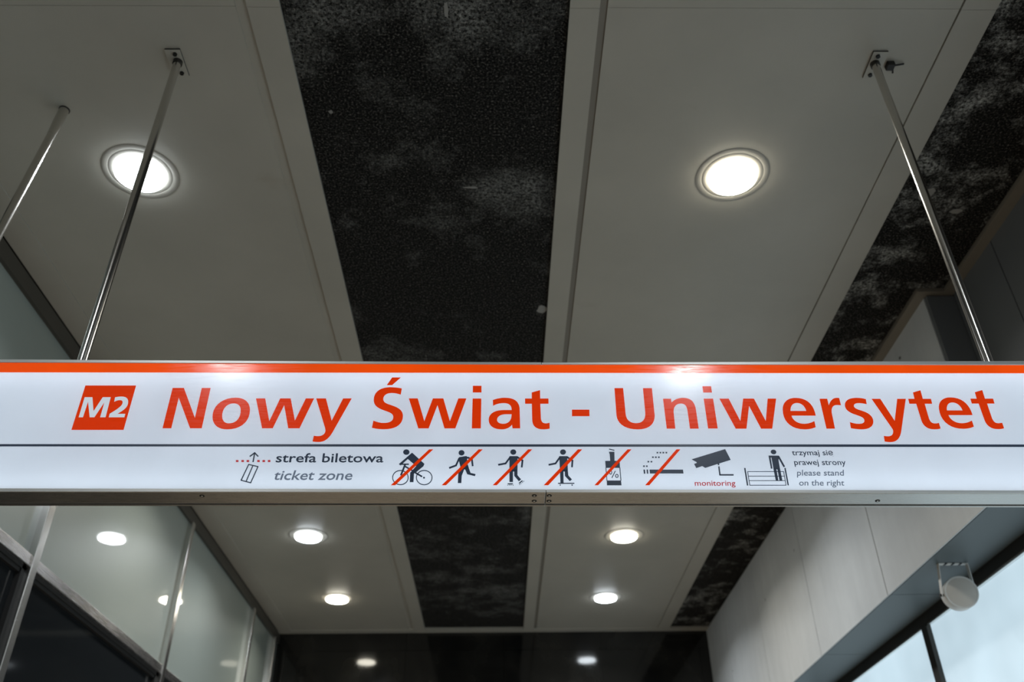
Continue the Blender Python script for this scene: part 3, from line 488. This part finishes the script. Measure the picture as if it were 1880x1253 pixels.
 'run': [[[-0.1076,2.8969,-0.1078,2.8948,-0.1084,2.8928,-0.1095,2.8911,-0.111,2.8896,-0.1127,2.8884,-0.1147,2.8878,-0.1168,2.8875,-0.1189,2.8878,-0.1209,2.8885,-0.1227,2.8896,-0.1243,2.8911,-0.1254,2.8929,-0.1262,2.8949,-0.1265,2.897,-0.1263,2.8991,-0.1256,2.9011,-0.1245,2.9029,-0.1231,2.9044,-0.1213,2.9056,-0.1193,2.9063,-0.1172,2.9065,-0.1151,2.9062,-0.1131,2.9055,-0.1113,2.9044,-0.1098,2.9029,-0.1086,2.9011,-0.1079,2.8991]],[[-0.125,2.8815,-0.1021,2.8856,-0.0914,2.8792,-0.099,2.8755,-0.0967,2.8568,-0.0932,2.8441,-0.105,2.8389,-0.1184,2.8442,-0.1242,2.8665]],[[-0.108,2.8442,-0.1202,2.8379,-0.1256,2.8243,-0.1262,2.7921,-0.1154,2.7921,-0.1145,2.817,-0.1074,2.8389,-0.1026,2.84]],[[-0.0962,2.8547,-0.0917,2.8399,-0.0872,2.8268,-0.0715,2.8225,-0.0733,2.8155,-0.0975,2.8221,-0.105,2.84]],[[-0.1262,2.8796,-0.1367,2.8525,-0.1314,2.8499,-0.1209,2.8769]],[[-0.1331,2.8563,-0.1557,2.8469,-0.1535,2.8409,-0.1309,2.8504]],[[-0.0975,2.8774,-0.0836,2.8691,-0.0809,2.8747,-0.0949,2.8831]],[[-0.0867,2.8741,-0.0837,2.8495,-0.078,2.8502,-0.081,2.8748]]],
 'run_s': [[[-0.0629,2.9086,-0.0499,2.9086,-0.1623,2.7846,-0.1759,2.7847]]],
 'skate': [[[0.0564,2.8989,0.0561,2.8968,0.0554,2.8948,0.0543,2.893,0.0527,2.8915,0.0509,2.8904,0.0489,2.8897,0.0468,2.8895,0.0447,2.8897,0.0427,2.8904,0.041,2.8916,0.0395,2.8931,0.0384,2.8949,0.0377,2.8969,0.0375,2.899,0.0377,2.9011,0.0384,2.9031,0.0396,2.9049,0.0411,2.9064,0.0429,2.9075,0.0449,2.9082,0.047,2.9085,0.0491,2.9082,0.0511,2.9075,0.0529,2.9064,0.0544,2.9048,0.0555,2.903,0.0562,2.901]],[[0.0345,2.8845,0.0605,2.8844,0.0594,2.835,0.0488,2.8308,0.0453,2.8308,0.0341,2.8351]],[[0.0341,2.8372,0.0454,2.8372,0.0449,2.7949,0.0339,2.795]],[[0.0489,2.8371,0.0594,2.8371,0.0591,2.8182,0.0703,2.8036,0.0631,2.7974,0.0491,2.8157]],[[0.03,2.7842,0.0295,2.783,0.0285,2.7825,0.0274,2.783,0.027,2.7842,0.0274,2.7853,0.0285,2.7858,0.0295,2.7853]],[[0.0352,2.7844,0.0347,2.7833,0.0336,2.7828,0.0326,2.7833,0.0321,2.7845,0.0326,2.7856,0.0337,2.7861,0.0347,2.7856]],[[0.0404,2.7844,0.0399,2.7832,0.0388,2.7828,0.0378,2.7833,0.0373,2.7844,0.0378,2.7856,0.0389,2.7861,0.0399,2.7856]],[[0.0465,2.7841,0.046,2.7829,0.0449,2.7824,0.0439,2.7829,0.0435,2.7841,0.0439,2.7853,0.045,2.7857,0.046,2.7852]],[[0.0668,2.786,0.0663,2.7849,0.0652,2.7844,0.0642,2.7849,0.0638,2.786,0.0642,2.7872,0.0653,2.7877,0.0664,2.7872]],[[0.0711,2.7896,0.0706,2.7885,0.0695,2.788,0.0685,2.7885,0.0681,2.7896,0.0685,2.7908,0.0696,2.7913,0.0707,2.7908]],[[0.0759,2.7937,0.0754,2.7926,0.0743,2.7921,0.0733,2.7926,0.0729,2.7937,0.0733,2.7949,0.0744,2.7954,0.0755,2.7949]],[[0.0797,2.7973,0.0793,2.7962,0.0782,2.7957,0.0771,2.7962,0.0767,2.7973,0.0772,2.7985,0.0782,2.799,0.0793,2.7985]],[[0.0347,2.8826,0.0192,2.8594,0.0237,2.8558,0.0391,2.8789]],[[0.0233,2.8623,-0.0016,2.8573,-0.0006,2.8512,0.0243,2.8562]],[[0.0569,2.879,0.0753,2.8652,0.0786,2.8705,0.0602,2.8844]],[[0.073,2.8709,0.07,2.8453,0.0757,2.8446,0.0787,2.8701]],[[0.028,2.787,0.0445,2.7869,0.0446,2.7905,0.028,2.7906]],[[0.0645,2.7886,0.0755,2.7979,0.0734,2.801,0.0624,2.7917]]],
 'skate_s': [[[0.0942,2.9079,0.1073,2.9079,-0.0055,2.7838,-0.0182,2.7839]]],
 'board': [[[0.2142,2.8982,0.2139,2.8961,0.2131,2.8941,0.2119,2.8923,0.2103,2.8908,0.2085,2.8897,0.2065,2.889,0.2044,2.8888,0.2023,2.889,0.2003,2.8897,0.1986,2.8909,0.1971,2.8924,0.1961,2.8942,0.1954,2.8962,0.1953,2.8983,0.1956,2.9004,0.1964,2.9024,0.1976,2.9042,0.1992,2.9057,0.201,2.9068,0.2031,2.9075,0.2052,2.9078,0.2073,2.9075,0.2093,2.9068,0.211,2.9057,0.2124,2.9041,0.2135,2.9023,0.2141,2.9003]],[[0.1921,2.8838,0.2176,2.8837,0.2173,2.8342,0.2071,2.8301,0.2032,2.8301,0.1923,2.8344]],[[0.1925,2.8365,0.2035,2.8364,0.202,2.7905,0.1921,2.7906]],[[0.2073,2.8364,0.2169,2.8363,0.2179,2.8164,0.2286,2.8028,0.2217,2.7966,0.2073,2.8144]],[[0.1934,2.7839,0.1929,2.7825,0.1919,2.7817,0.1906,2.7817,0.1896,2.7825,0.1892,2.7839,0.1897,2.7852,0.1907,2.786,0.192,2.786,0.193,2.7852]],[[0.2304,2.7837,0.2299,2.7822,0.2287,2.7813,0.2273,2.7813,0.2262,2.7822,0.2259,2.7837,0.2264,2.7851,0.2275,2.786,0.2289,2.786,0.23,2.7851]],[[0.1921,2.8818,0.1764,2.8586,0.1808,2.8551,0.1966,2.8782]],[[0.1806,2.8615,0.1569,2.8565,0.1578,2.8505,0.1814,2.8555]],[[0.2144,2.8783,0.2328,2.8644,0.2362,2.8698,0.2178,2.8837]],[[0.2306,2.87,0.2278,2.8449,0.2335,2.8445,0.2363,2.8696]],[[0.1844,2.788,0.2354,2.7878,0.2356,2.7913,0.1845,2.7915]]],
 'board_s': [[[0.2526,2.9072,0.2662,2.9072,0.154,2.783,0.1398,2.7831]]],
 'bottle': [[[0.3511,2.8985,0.3682,2.8984,0.3661,2.8664,0.3523,2.8664,0.3526,2.8911,0.3511,2.8933]],[[0.3366,2.8665,0.3823,2.8663,0.3815,2.8419,0.3365,2.8421]],[[0.3368,2.7986,0.3811,2.7984,0.3815,2.7819,0.336,2.7821]],[[0.3514,2.9066,0.3682,2.9022,0.369,2.9054,0.3523,2.9098]],[[0.3796,2.8428,0.3797,2.7978,0.3824,2.798,0.3823,2.8431]],[[0.3361,2.8431,0.336,2.798,0.3383,2.7982,0.3385,2.8432]],[[0.3545,2.8067,0.3673,2.8308,0.365,2.8321,0.3522,2.8081]],[[0.3749,2.8141,0.3747,2.8129,0.3743,2.8118,0.3739,2.8107,0.3732,2.8098,0.3725,2.809,0.3716,2.8083,0.3707,2.8078,0.3698,2.8075,0.3688,2.8074,0.3679,2.8075,0.367,2.8078,0.3661,2.8083,0.3654,2.809,0.3648,2.8098,0.3643,2.8108,0.364,2.8118,0.3638,2.813,0.3638,2.8141,0.364,2.8153,0.3643,2.8164,0.3648,2.8175,0.3654,2.8184,0.3662,2.8192,0.367,2.8199,0.3679,2.8204,0.3689,2.8207,0.3699,2.8208,0.3708,2.8207,0.3717,2.8204,0.3726,2.8199,0.3733,2.8192,0.3739,2.8184,0.3744,2.8174,0.3747,2.8164,0.3749,2.8152],[0.3724,2.8141,0.3723,2.8134,0.3721,2.8127,0.3718,2.8121,0.3715,2.8115,0.3711,2.8111,0.3706,2.8107,0.3701,2.8104,0.3696,2.8102,0.369,2.8101,0.3685,2.8102,0.368,2.8104,0.3675,2.8107,0.3671,2.8111,0.3668,2.8116,0.3665,2.8121,0.3664,2.8128,0.3663,2.8134,0.3663,2.8141,0.3664,2.8148,0.3666,2.8155,0.3669,2.8161,0.3672,2.8167,0.3676,2.8172,0.3681,2.8176,0.3686,2.8178,0.3691,2.818,0.3697,2.8181,0.3702,2.818,0.3707,2.8178,0.3711,2.8175,0.3715,2.8171,0.3719,2.8166,0.3721,2.8161,0.3723,2.8154,0.3724,2.8148]],[[0.3557,2.8262,0.3555,2.8249,0.3552,2.8237,0.3548,2.8225,0.3542,2.8215,0.3536,2.8206,0.3528,2.8199,0.352,2.8193,0.3512,2.819,0.3504,2.8189,0.3496,2.819,0.3488,2.8194,0.3481,2.8199,0.3474,2.8206,0.3469,2.8215,0.3465,2.8226,0.3462,2.8237,0.3461,2.825,0.3461,2.8263,0.3463,2.8275,0.3466,2.8288,0.3471,2.8299,0.3476,2.831,0.3483,2.8319,0.349,2.8326,0.3498,2.8332,0.3506,2.8335,0.3515,2.8336,0.3523,2.8335,0.3531,2.8331,0.3538,2.8326,0.3544,2.8319,0.3549,2.8309,0.3553,2.8299,0.3556,2.8287,0.3557,2.8275],[0.3532,2.8262,0.3531,2.8254,0.3529,2.8246,0.3527,2.8239,0.3524,2.8233,0.3521,2.8227,0.3518,2.8222,0.3514,2.8219,0.351,2.8217,0.3506,2.8216,0.3502,2.8217,0.3498,2.8219,0.3495,2.8222,0.3492,2.8227,0.3489,2.8233,0.3488,2.8239,0.3486,2.8247,0.3486,2.8254,0.3486,2.8262,0.3487,2.827,0.3489,2.8278,0.3491,2.8286,0.3494,2.8292,0.3497,2.8298,0.3501,2.8302,0.3505,2.8306,0.3509,2.8308,0.3513,2.8309,0.3517,2.8308,0.352,2.8306,0.3524,2.8302,0.3526,2.8298,0.3529,2.8292,0.3531,2.8285,0.3532,2.8278,0.3532,2.827]]],
 'bottle_s': [[[0.4107,2.9065,0.4234,2.9065,0.3089,2.7822,0.2971,2.7823]]],
 'smoke': [[[0.4546,2.8357,0.4594,2.8357,0.4594,2.8215,0.4546,2.8215]],[[0.4644,2.8357,0.4691,2.8357,0.4687,2.8215,0.4642,2.8215]],[[0.4737,2.8354,0.579,2.8349,0.5791,2.8215,0.4738,2.822]],[[0.5024,2.8973,0.5077,2.8973,0.5072,2.8921,0.5018,2.8922]],[[0.5118,2.8973,0.5171,2.8973,0.5166,2.8921,0.5112,2.8921]],[[0.5213,2.8973,0.5266,2.8972,0.5261,2.8921,0.5207,2.8921]],[[0.531,2.8972,0.5363,2.8972,0.5358,2.892,0.5304,2.892]],[[0.4864,2.8813,0.4917,2.8812,0.4912,2.8761,0.4859,2.8761]],[[0.4959,2.8812,0.5012,2.8812,0.5007,2.876,0.4953,2.8761]],[[0.5053,2.8812,0.5107,2.8811,0.5101,2.876,0.5048,2.876]],[[0.4704,2.8656,0.4757,2.8656,0.4752,2.8604,0.4699,2.8605]],[[0.4803,2.8655,0.4856,2.8655,0.4851,2.8604,0.4798,2.8604]],[[0.455,2.8499,0.4603,2.8499,0.4598,2.8448,0.4545,2.8448]],[[0.4642,2.8499,0.4695,2.8498,0.469,2.8448,0.4637,2.8448]]],
 'smoke_s': [[[0.5667,2.9058,0.5793,2.9058,0.4678,2.7814,0.4546,2.7815]]],
 'cctv': [[[0.6106,2.8706,0.7225,2.9065,0.7345,2.8682,0.6502,2.8406,0.6411,2.8467,0.6216,2.8401,0.6165,2.8547,0.6255,2.8577,0.6253,2.8608]],[[0.6909,2.8555,0.6913,2.8495,0.6963,2.8507,0.6959,2.8568]],[[0.6914,2.8456,0.6903,2.8145,0.695,2.815,0.6961,2.8461]],[[0.6911,2.8136,0.7355,2.8134,0.7362,2.8184,0.6918,2.8186]]],
 'stand': [[[0.884,2.893,0.8828,2.8911,0.8812,2.8894,0.8792,2.8882,0.877,2.8875,0.8746,2.8873,0.8723,2.8877,0.8703,2.8886,0.8686,2.89,0.8674,2.8918,0.8667,2.8938,0.8666,2.896,0.8672,2.8981,0.8683,2.9001,0.8699,2.9017,0.8719,2.903,0.8742,2.9037,0.8765,2.9039,0.8788,2.9035,0.8809,2.9026,0.8826,2.9012,0.8838,2.8994,0.8845,2.8973,0.8845,2.8952]],[[0.8644,2.8827,0.8899,2.8825,0.886,2.8641,0.8855,2.8374,0.8839,2.835,0.8647,2.8351,0.8653,2.8753]],[[0.8572,2.8827,0.8655,2.8827,0.8644,2.8753,0.8628,2.8753,0.8617,2.8369,0.8568,2.8369]],[[0.8646,2.8375,0.8739,2.8374,0.8728,2.7955,0.8647,2.7955]],[[0.8767,2.8374,0.8855,2.8374,0.8854,2.7954,0.8763,2.7955]],[[0.7724,2.8397,0.777,2.8397,0.7759,2.7794,0.7716,2.7794]],[[0.8995,2.8391,0.9039,2.8391,0.9027,2.7793,0.8987,2.7794]],[[0.8856,2.8786,0.8975,2.8413,0.9029,2.8442,0.891,2.8816]],[[0.7808,2.826,0.8953,2.8254,0.8957,2.8276,0.7812,2.8281]],[[0.782,2.8101,0.894,2.8096,0.8944,2.8117,0.7824,2.8123]],[[0.7817,2.7949,0.8928,2.7943,0.8932,2.7965,0.7821,2.797]],[[0.7797,2.7793,0.8947,2.7787,0.8951,2.7808,0.78,2.7814]],[[0.7805,2.8275,0.7796,2.7798,0.7818,2.7801,0.7827,2.8278]],[[0.894,2.8269,0.8928,2.7798,0.895,2.7802,0.8962,2.8273]]],
}
TXT = {'strefa biletowa': [-0.6994, -0.3621, 2.8658, 0.0246], 'ticket zone': [-0.6991, -0.4558, 2.8056, 0.0253], 'monitoring': [0.6096, 0.7362, 2.7793, 0.0144], 'trzymaj się': [0.9338, 1.0644, 2.8835, 0.0151], 'prawej strony': [0.9342, 1.0978, 2.8491, 0.0153], 'please stand': [0.9348, 1.0821, 2.8122, 0.0158], 'on the right': [0.9345, 1.0757, 2.7782, 0.0152]}

# ------------------------------------------------------------------ the hanging sign
SL, SJ, SR = -2.12, .147, 2.42        # left end, joint, right end
YF, YB = 2.500, 2.596                 # front and back of the box
sign = thing('station_sign', (SJ, 2.55, EYE + 1.16), 'long backlit white station sign with orange lettering hanging across the hall', 'sign')

def slope(x, pts):
    (xa, za), (xb, zb) = pts
    return za + (x - xa) * (zb - za) / (xb - xa)
top_l = ((-1.679, 3.2550), (.148, 3.2377)); top_r = ((.148, 3.2372), (1.799, 3.2385))
st_l = ((-1.675, 3.2419), (.148, 3.2278)); st_r = ((.148, 3.2278), (1.793, 3.2219))
sb = ((-1.663, 3.2043), (1.782, 3.1900))
fb_l = ((-1.529, 2.7803), (.134, 2.7682)); fb_r = ((.134, 2.7682), (1.633, 2.7569))
lb_l = ((-1.526, 2.7694), (.134, 2.7587)); lb_r = ((.134, 2.7587), (1.630, 2.7477))
LIP = .004                            # the rails stand proud of the face

def slab_x(bm, xa, xb, lo, hi, ya, yb):
    hexa(bm, [(xa, ya, slope(xa, lo)), (xb, ya, slope(xb, lo)), (xb, yb, slope(xb, lo)), (xa, yb, slope(xa, lo)),
              (xa, ya, slope(xa, hi)), (xb, ya, slope(xb, hi)), (xb, yb, slope(xb, hi)), (xa, yb, slope(xa, hi))])

def dz(p, d): return tuple((x, z + d) for x, z in p)
g = .0012
for xa, xb, tp, st, fb, lb in ((SL, SJ - g, top_l, st_l, fb_l, lb_l), (SJ + g * .4, SR, top_r, st_r, fb_r, lb_r)):
    bm = bmesh.new(); slab_x(bm, xa, xb, st, tp, YF - LIP, YB)
    obj('top_rail', bm, M_lip, sign, bevel=.0015)
    bm = bmesh.new(); slab_x(bm, xa, xb, dz(lb, -.0004), fb, YF - LIP, YF - .0002)
    obj('bottom_lip', bm, M_lip, sign, bevel=.001)
    bm = bmesh.new(); slab_x(bm, xa, xb, lb, fb, YF, YB - .014)
    obj('bottom_rail', bm, M_steel, sign, bevel=.0022)
    bm = bmesh.new(); slab_x(bm, xa, xb, dz(lb, .0015), st, YB - .0135, YB - .0085)
    obj('back_panel', bm, M_boxwhite, sign)
    bm = bmesh.new(); slab_x(bm, xa, xb, dz(lb, -.003), dz(lb, .016), YB - .008, YB)
    obj('back_lip', bm, M_steel, sign, bevel=.001)
for x in (SL - .004, SR + .004):
    bm = bmesh.new(); box(bm, x - .004, x + .004, YF - LIP, YB, 2.752 if x > 0 else 2.772, 3.237 if x > 0 else 3.258)
    obj('end_cap', bm, M_steel, sign)
bm = bmesh.new()
st = [(SL, fb_l, st_l), (SJ, fb_l, st_l), (SR, fb_r, st_r)]
q = [[bm.verts.new((x, y, z)) for y, z in ((YF, slope(x, lo) - .004), (YF + .006, slope(x, lo) - .004), (YF + .006, slope(x, hi) + .002), (YF, slope(x, hi) + .002))] for x, lo, hi in st]
for a, b in zip(q, q[1:]):
    for k in range(4):
        bm.faces.new((a[k], b[k], b[(k + 1) % 4], a[(k + 1) % 4])[::-1])
bm.faces.new(q[0]); bm.faces.new(q[-1][::-1])
bmesh.ops.recalc_face_normals(bm, faces=bm.faces[:])
obj('face_panel', bm, M_face, sign)['label'] = 'glowing white acrylic face'
# fluorescent tubes inside the box
for zc in (3.185, 2.795):
    bm = bmesh.new()
    rod(bm, (SL + .05, 2.55, zc + .004), (SR - .05, 2.55, zc - .012), .013, 12)
    obj('tube', bm, M_tube, sign, smooth=True)['label'] = 'fluorescent tube inside the box'

bm = bmesh.new()
box(bm, SJ - .02, SJ + .02, YF - .002, YB - .016, 2.7605, 2.7665)  # dark filler added inside the joint to block leaking tube light
obj('joint_light_stop', bm, M_dark, sign)
VF = YF - .0004
VT = .0006
bm = bmesh.new()
slab_x(bm, SL, SJ, sb, st_l, VF - VT, VF)
slab_x(bm, SJ, SR, sb, st_r, VF - VT, VF)
obj('orange_stripe', bm, M_stripe, sign)['label'] = 'orange stripe along the top of the face'
bm = bmesh.new()
slab_x(bm, SL, SR, ((-1.575, 2.9262), (1.686, 2.9100)), ((-1.578, 2.9342), (1.689, 2.9188)), VF - VT, VF)
obj('divider_line', bm, M_navy, sign)['label'] = 'navy line across the face'

def vinyl(name, key, material, parent, label=None, y=None):
    bm = bmesh.new(); sheet(bm, ART[key], VF if y is None else y, VT)
    o = obj(name, bm, material, parent)
    if label: o['label'] = label
    return o
for key, word in (('Nowy', 'Nowy'), ('Swiat', 'Świat'), ('dash', '-'), ('Uniwersytet', 'Uniwersytet')):
    vinyl('lettering', key, M_orange, sign, 'orange lettering reading %s' % word if key != 'dash' else 'orange hyphen between the words')
badge = vinyl('line_badge', 'badge', M_orange, sign, 'slanted orange line badge')
vinyl('badge_lettering', 'M2', M_white, badge, 'white lettering reading M2', VF - .0008)
tk = vinyl('ticket_pictogram', 'ticket', M_navy, sign, 'navy ticket with an upward arrow')
for half in (0, 1):
    ART['dots'] = ART['ticketdots'][half * 3:half * 3 + 3]
    vinyl('dotted_line', 'dots', M_red, tk, 'red dotted line')
for key, lab in (('bike', 'cyclist'), ('run', 'running figure'), ('skate', 'roller skater'), ('board', 'skateboarder'), ('bottle', 'bottle with a percent sign'), ('smoke', 'smoking cigarette')):
    p = vinyl('pictogram', key, M_navy, sign, 'navy pictogram of a %s crossed out' % lab)
    vinyl('slash', key + '_s', M_orange, p, 'orange slash', VF - .0008)
vinyl('pictogram', 'cctv', M_navy, sign, 'navy pictogram of a surveillance camera')
vinyl('pictogram', 'stand', M_navy, sign, 'navy pictogram of a figure standing on an escalator')

def text(s, material, weight, shear, label):
    x0, x1, zb, xh = TXT[s]
    cu = bpy.data.curves.new('text', 'FONT')
    cu.body = s; cu.size = 1.0; cu.offset = weight; cu.resolution_u = 3
    to = bpy.data.objects.new('text', cu)
    C.objects.link(to)
    dg = bpy.context.evaluated_depsgraph_get()
    me = bpy.data.meshes.new_from_object(to.evaluated_get(dg))
    bpy.data.objects.remove(to); bpy.data.curves.remove(cu)
    xs_ = [v.co.x for v in me.vertices]
    a, b = min(xs_), max(xs_)
    kz = xh / .546
    for v in me.vertices:
        x = x0 + (v.co.x - a) / (b - a) * (x1 - x0) + shear * v.co.y * kz
        z = zb + v.co.y * kz - .0052 * (x - (x0 + x1) / 2)
        v.co = (x, VF - VT, z)
    me.materials.append(material)
    o = bpy.data.objects.new('small_lettering', me)
    C.objects.link(o)
    bm = bmesh.new(); bm.from_mesh(me)
    r = bmesh.ops.extrude_face_region(bm, geom=bm.faces[:])
    for v in r['geom']:
        if isinstance(v, bmesh.types.BMVert): v.co.y += VT
    bm.normal_update(); bm.to_mesh(me); bm.free()
    o.parent = sign; o.matrix_parent_inverse = parent_inv(sign)
    o['label'] = label
text('strefa biletowa', M_navy, .012, 0, 'navy lettering reading strefa biletowa')
text('ticket zone', M_grey, .012, .17, 'grey lettering reading ticket zone')
text('monitoring', M_red, .006, 0.05, 'red lettering reading monitoring')
text('trzymaj się', M_navy, .006, 0, 'navy lettering reading trzymaj się')
text('prawej strony', M_navy, .006, 0, 'navy lettering reading prawej strony')
text('please stand', M_grey, .008, .20, 'grey lettering reading please stand')
text('on the right', M_grey, .008, .20, 'grey lettering reading on the right')

# screws in the underside
for x, y in ((-.917, 2.526), (1.193, 2.555), (.111, 2.521), (.112, 2.561), (.1575, 2.521), (.1585, 2.561)):
    zz = slope(x, lb_l if x < SJ else lb_r)
    bm = bmesh.new()
    lathe(bm, [(.0078, 0), (.0078, .0010), (.0056, .0014), (.0040, .0004)], 20, Matrix.Translation((x, y, zz)) @ Matrix.Rotation(math.pi, 4, 'X'))
    sc = obj('screw', bm, M_screw, sign, smooth=True)
    bm = bmesh.new(); rod(bm, (x, y, zz), (x, y, zz - .0013), .0032, 12)
    obj('screw_tip', bm, M_lip, sc)

# poles to the ceiling
def pole(a, b, r, label):
    bm = bmesh.new(); rod(bm, a, b, r, 32)
    o = obj('suspension_pole', bm, M_polish, sign, smooth=True); o['label'] = label
    return o
ZP = ZC + .006
for x, zb, lab, s in ((-1.434, 3.25, 'polished pole left of the centre', -1), (1.712, 3.236, 'polished pole on the right', 1)):
    yy = 2.556
    p = pole((x, yy, zb), (x, yy, ZP - .02), .0172, lab)
    bm = bmesh.new(); box(bm, x + s * .008 - .034, x + s * .008 + .034, 2.494, 2.640, ZP - .011, ZP - .008)
    obj('mounting_plate', bm, M_paint, p)
    bm = bmesh.new(); box(bm, x + s * .008 - .0335, x + s * .008 + .0335, 2.4945, 2.6395, ZP - .008, ZP)
    obj('spacer', bm, M_black, p)
    bm = bmesh.new(); rod(bm, (x, yy, ZP - .030), (x, yy, ZP - .011), .021, 24)
    obj('collar', bm, M_dark, p, smooth=True)
    for by in (2.515, 2.618):
        bm = bmesh.new(); rod(bm, (x, by, ZP - .019), (x, by, ZP - .011), .010, 6)
        obj('bolt', bm, M_screw, p)
a, b = Vector((-1.952, 2.556, 3.262)), Vector((-2.057, 2.842, ZP))
d = (b - a).normalized()
p = pole(a, b, .0172, 'slanting pole near the left end')
bm = bmesh.new(); lathe(bm, [(.0176, 0), (.0215, .10), (.0225, .22)], 28, aim(b - d * .22, d))
obj('sleeve', bm, M_polish, p, smooth=True)
bm = bmesh.new(); rod(bm, (b.x, b.y, ZP - .006), (b.x, b.y, ZP), .025, 28)
obj('collar', bm, M_dark, p, smooth=True)

# black clip left beside the right pole's plate
cl = thing('cable_clip', (1.79, 2.565, ZC), 'small black cable clip on the ceiling beside the right pole plate', 'clip')
bm = bmesh.new(); box(bm, 1.768, 1.802, 2.548, 2.584, ZC - .022, ZC + .006)
obj('clip_body', bm, M_black, cl, bevel=.003)
bm = bmesh.new()
rod(bm, (1.800, 2.563, ZC - .010), (1.846, 2.558, ZC - .004), .0042, 8)
rod(bm, (1.800, 2.578, ZC - .012), (1.812, 2.606, ZC - .006), .0042, 8)
obj('cable_end', bm, M_black, cl)

# ------------------------------------------------------------------ loudspeaker under the soffit
cx, cy, cz = 2.824, 5.262, EYE + 1.767
sp = thing('loudspeaker', (cx, cy, ZS), 'round grey loudspeaker in a U bracket under the soffit beside the windows', 'loudspeaker')
rear = Vector((math.sin(math.radians(14)) * math.cos(math.radians(9)), math.cos(math.radians(14)) * math.cos(math.radians(9)), math.sin(math.radians(9))))
T = aim(Vector((cx, cy, cz)), rear)
bm = bmesh.new()
lathe(bm, [(.086, .001), (.0955, .001), (.0975, .006), (.0975, .115), (.092, .125), (.050, .135)], 56, T, cap0=False)
obj('shell', bm, M_speaker, sp, smooth=True)
bm = bmesh.new()
lathe(bm, [(.088, .014), (.0925, .003), (.056, -.003), (.002, -.004)], 56, T)
obj('grille', bm, M_grille, sp, smooth=True)
br = bmesh.new()
bx0, bx1 = cx - .096, cx + .088
by0, by1 = cy - .012, cy + .022
zt = ZS + .0035
box(br, bx0, bx1, by0, by1, zt - .004, zt)
hexa(br, [(cx - .104, cy + .040, cz - .012), (cx - .100, cy + .040, cz - .012), (cx - .100, cy + .066, cz - .012), (cx - .104, cy + .066, cz - .012),
          (bx0, by0, zt - .004), (bx0 + .004, by0, zt - .004), (bx0 + .004, by1, zt - .004), (bx0, by1, zt - .004)])
hexa(br, [(cx + .110, cy + .040, cz - .012), (cx + .114, cy + .040, cz - .012), (cx + .114, cy + .066, cz - .012), (cx + .110, cy + .066, cz - .012),
          (bx1 - .004, by0, zt - .004), (bx1, by0, zt - .004), (bx1, by1, zt - .004), (bx1 - .004, by1, zt - .004)])
brk = obj('bracket', br, M_speaker, sp)
for k in range(3):
    xx = bx0 + .046 * (k + 1)
    solid('bracket_slot', (xx - .008, xx + .008, by0 - .0006, by1 - .004, zt - .0048, zt - .0005), M_black, brk, label='dark slot in the bracket')
for sx in (-1, 1):
    xk = cx + sx * .108 + .004
    bm = bmesh.new()
    rod(bm, (xk - sx * .012, cy + .053, cz - .002), (xk + sx * .008, cy + .053, cz - .002), .009, 14)
    obj('bracket_knob', bm, M_screw, brk, smooth=True)
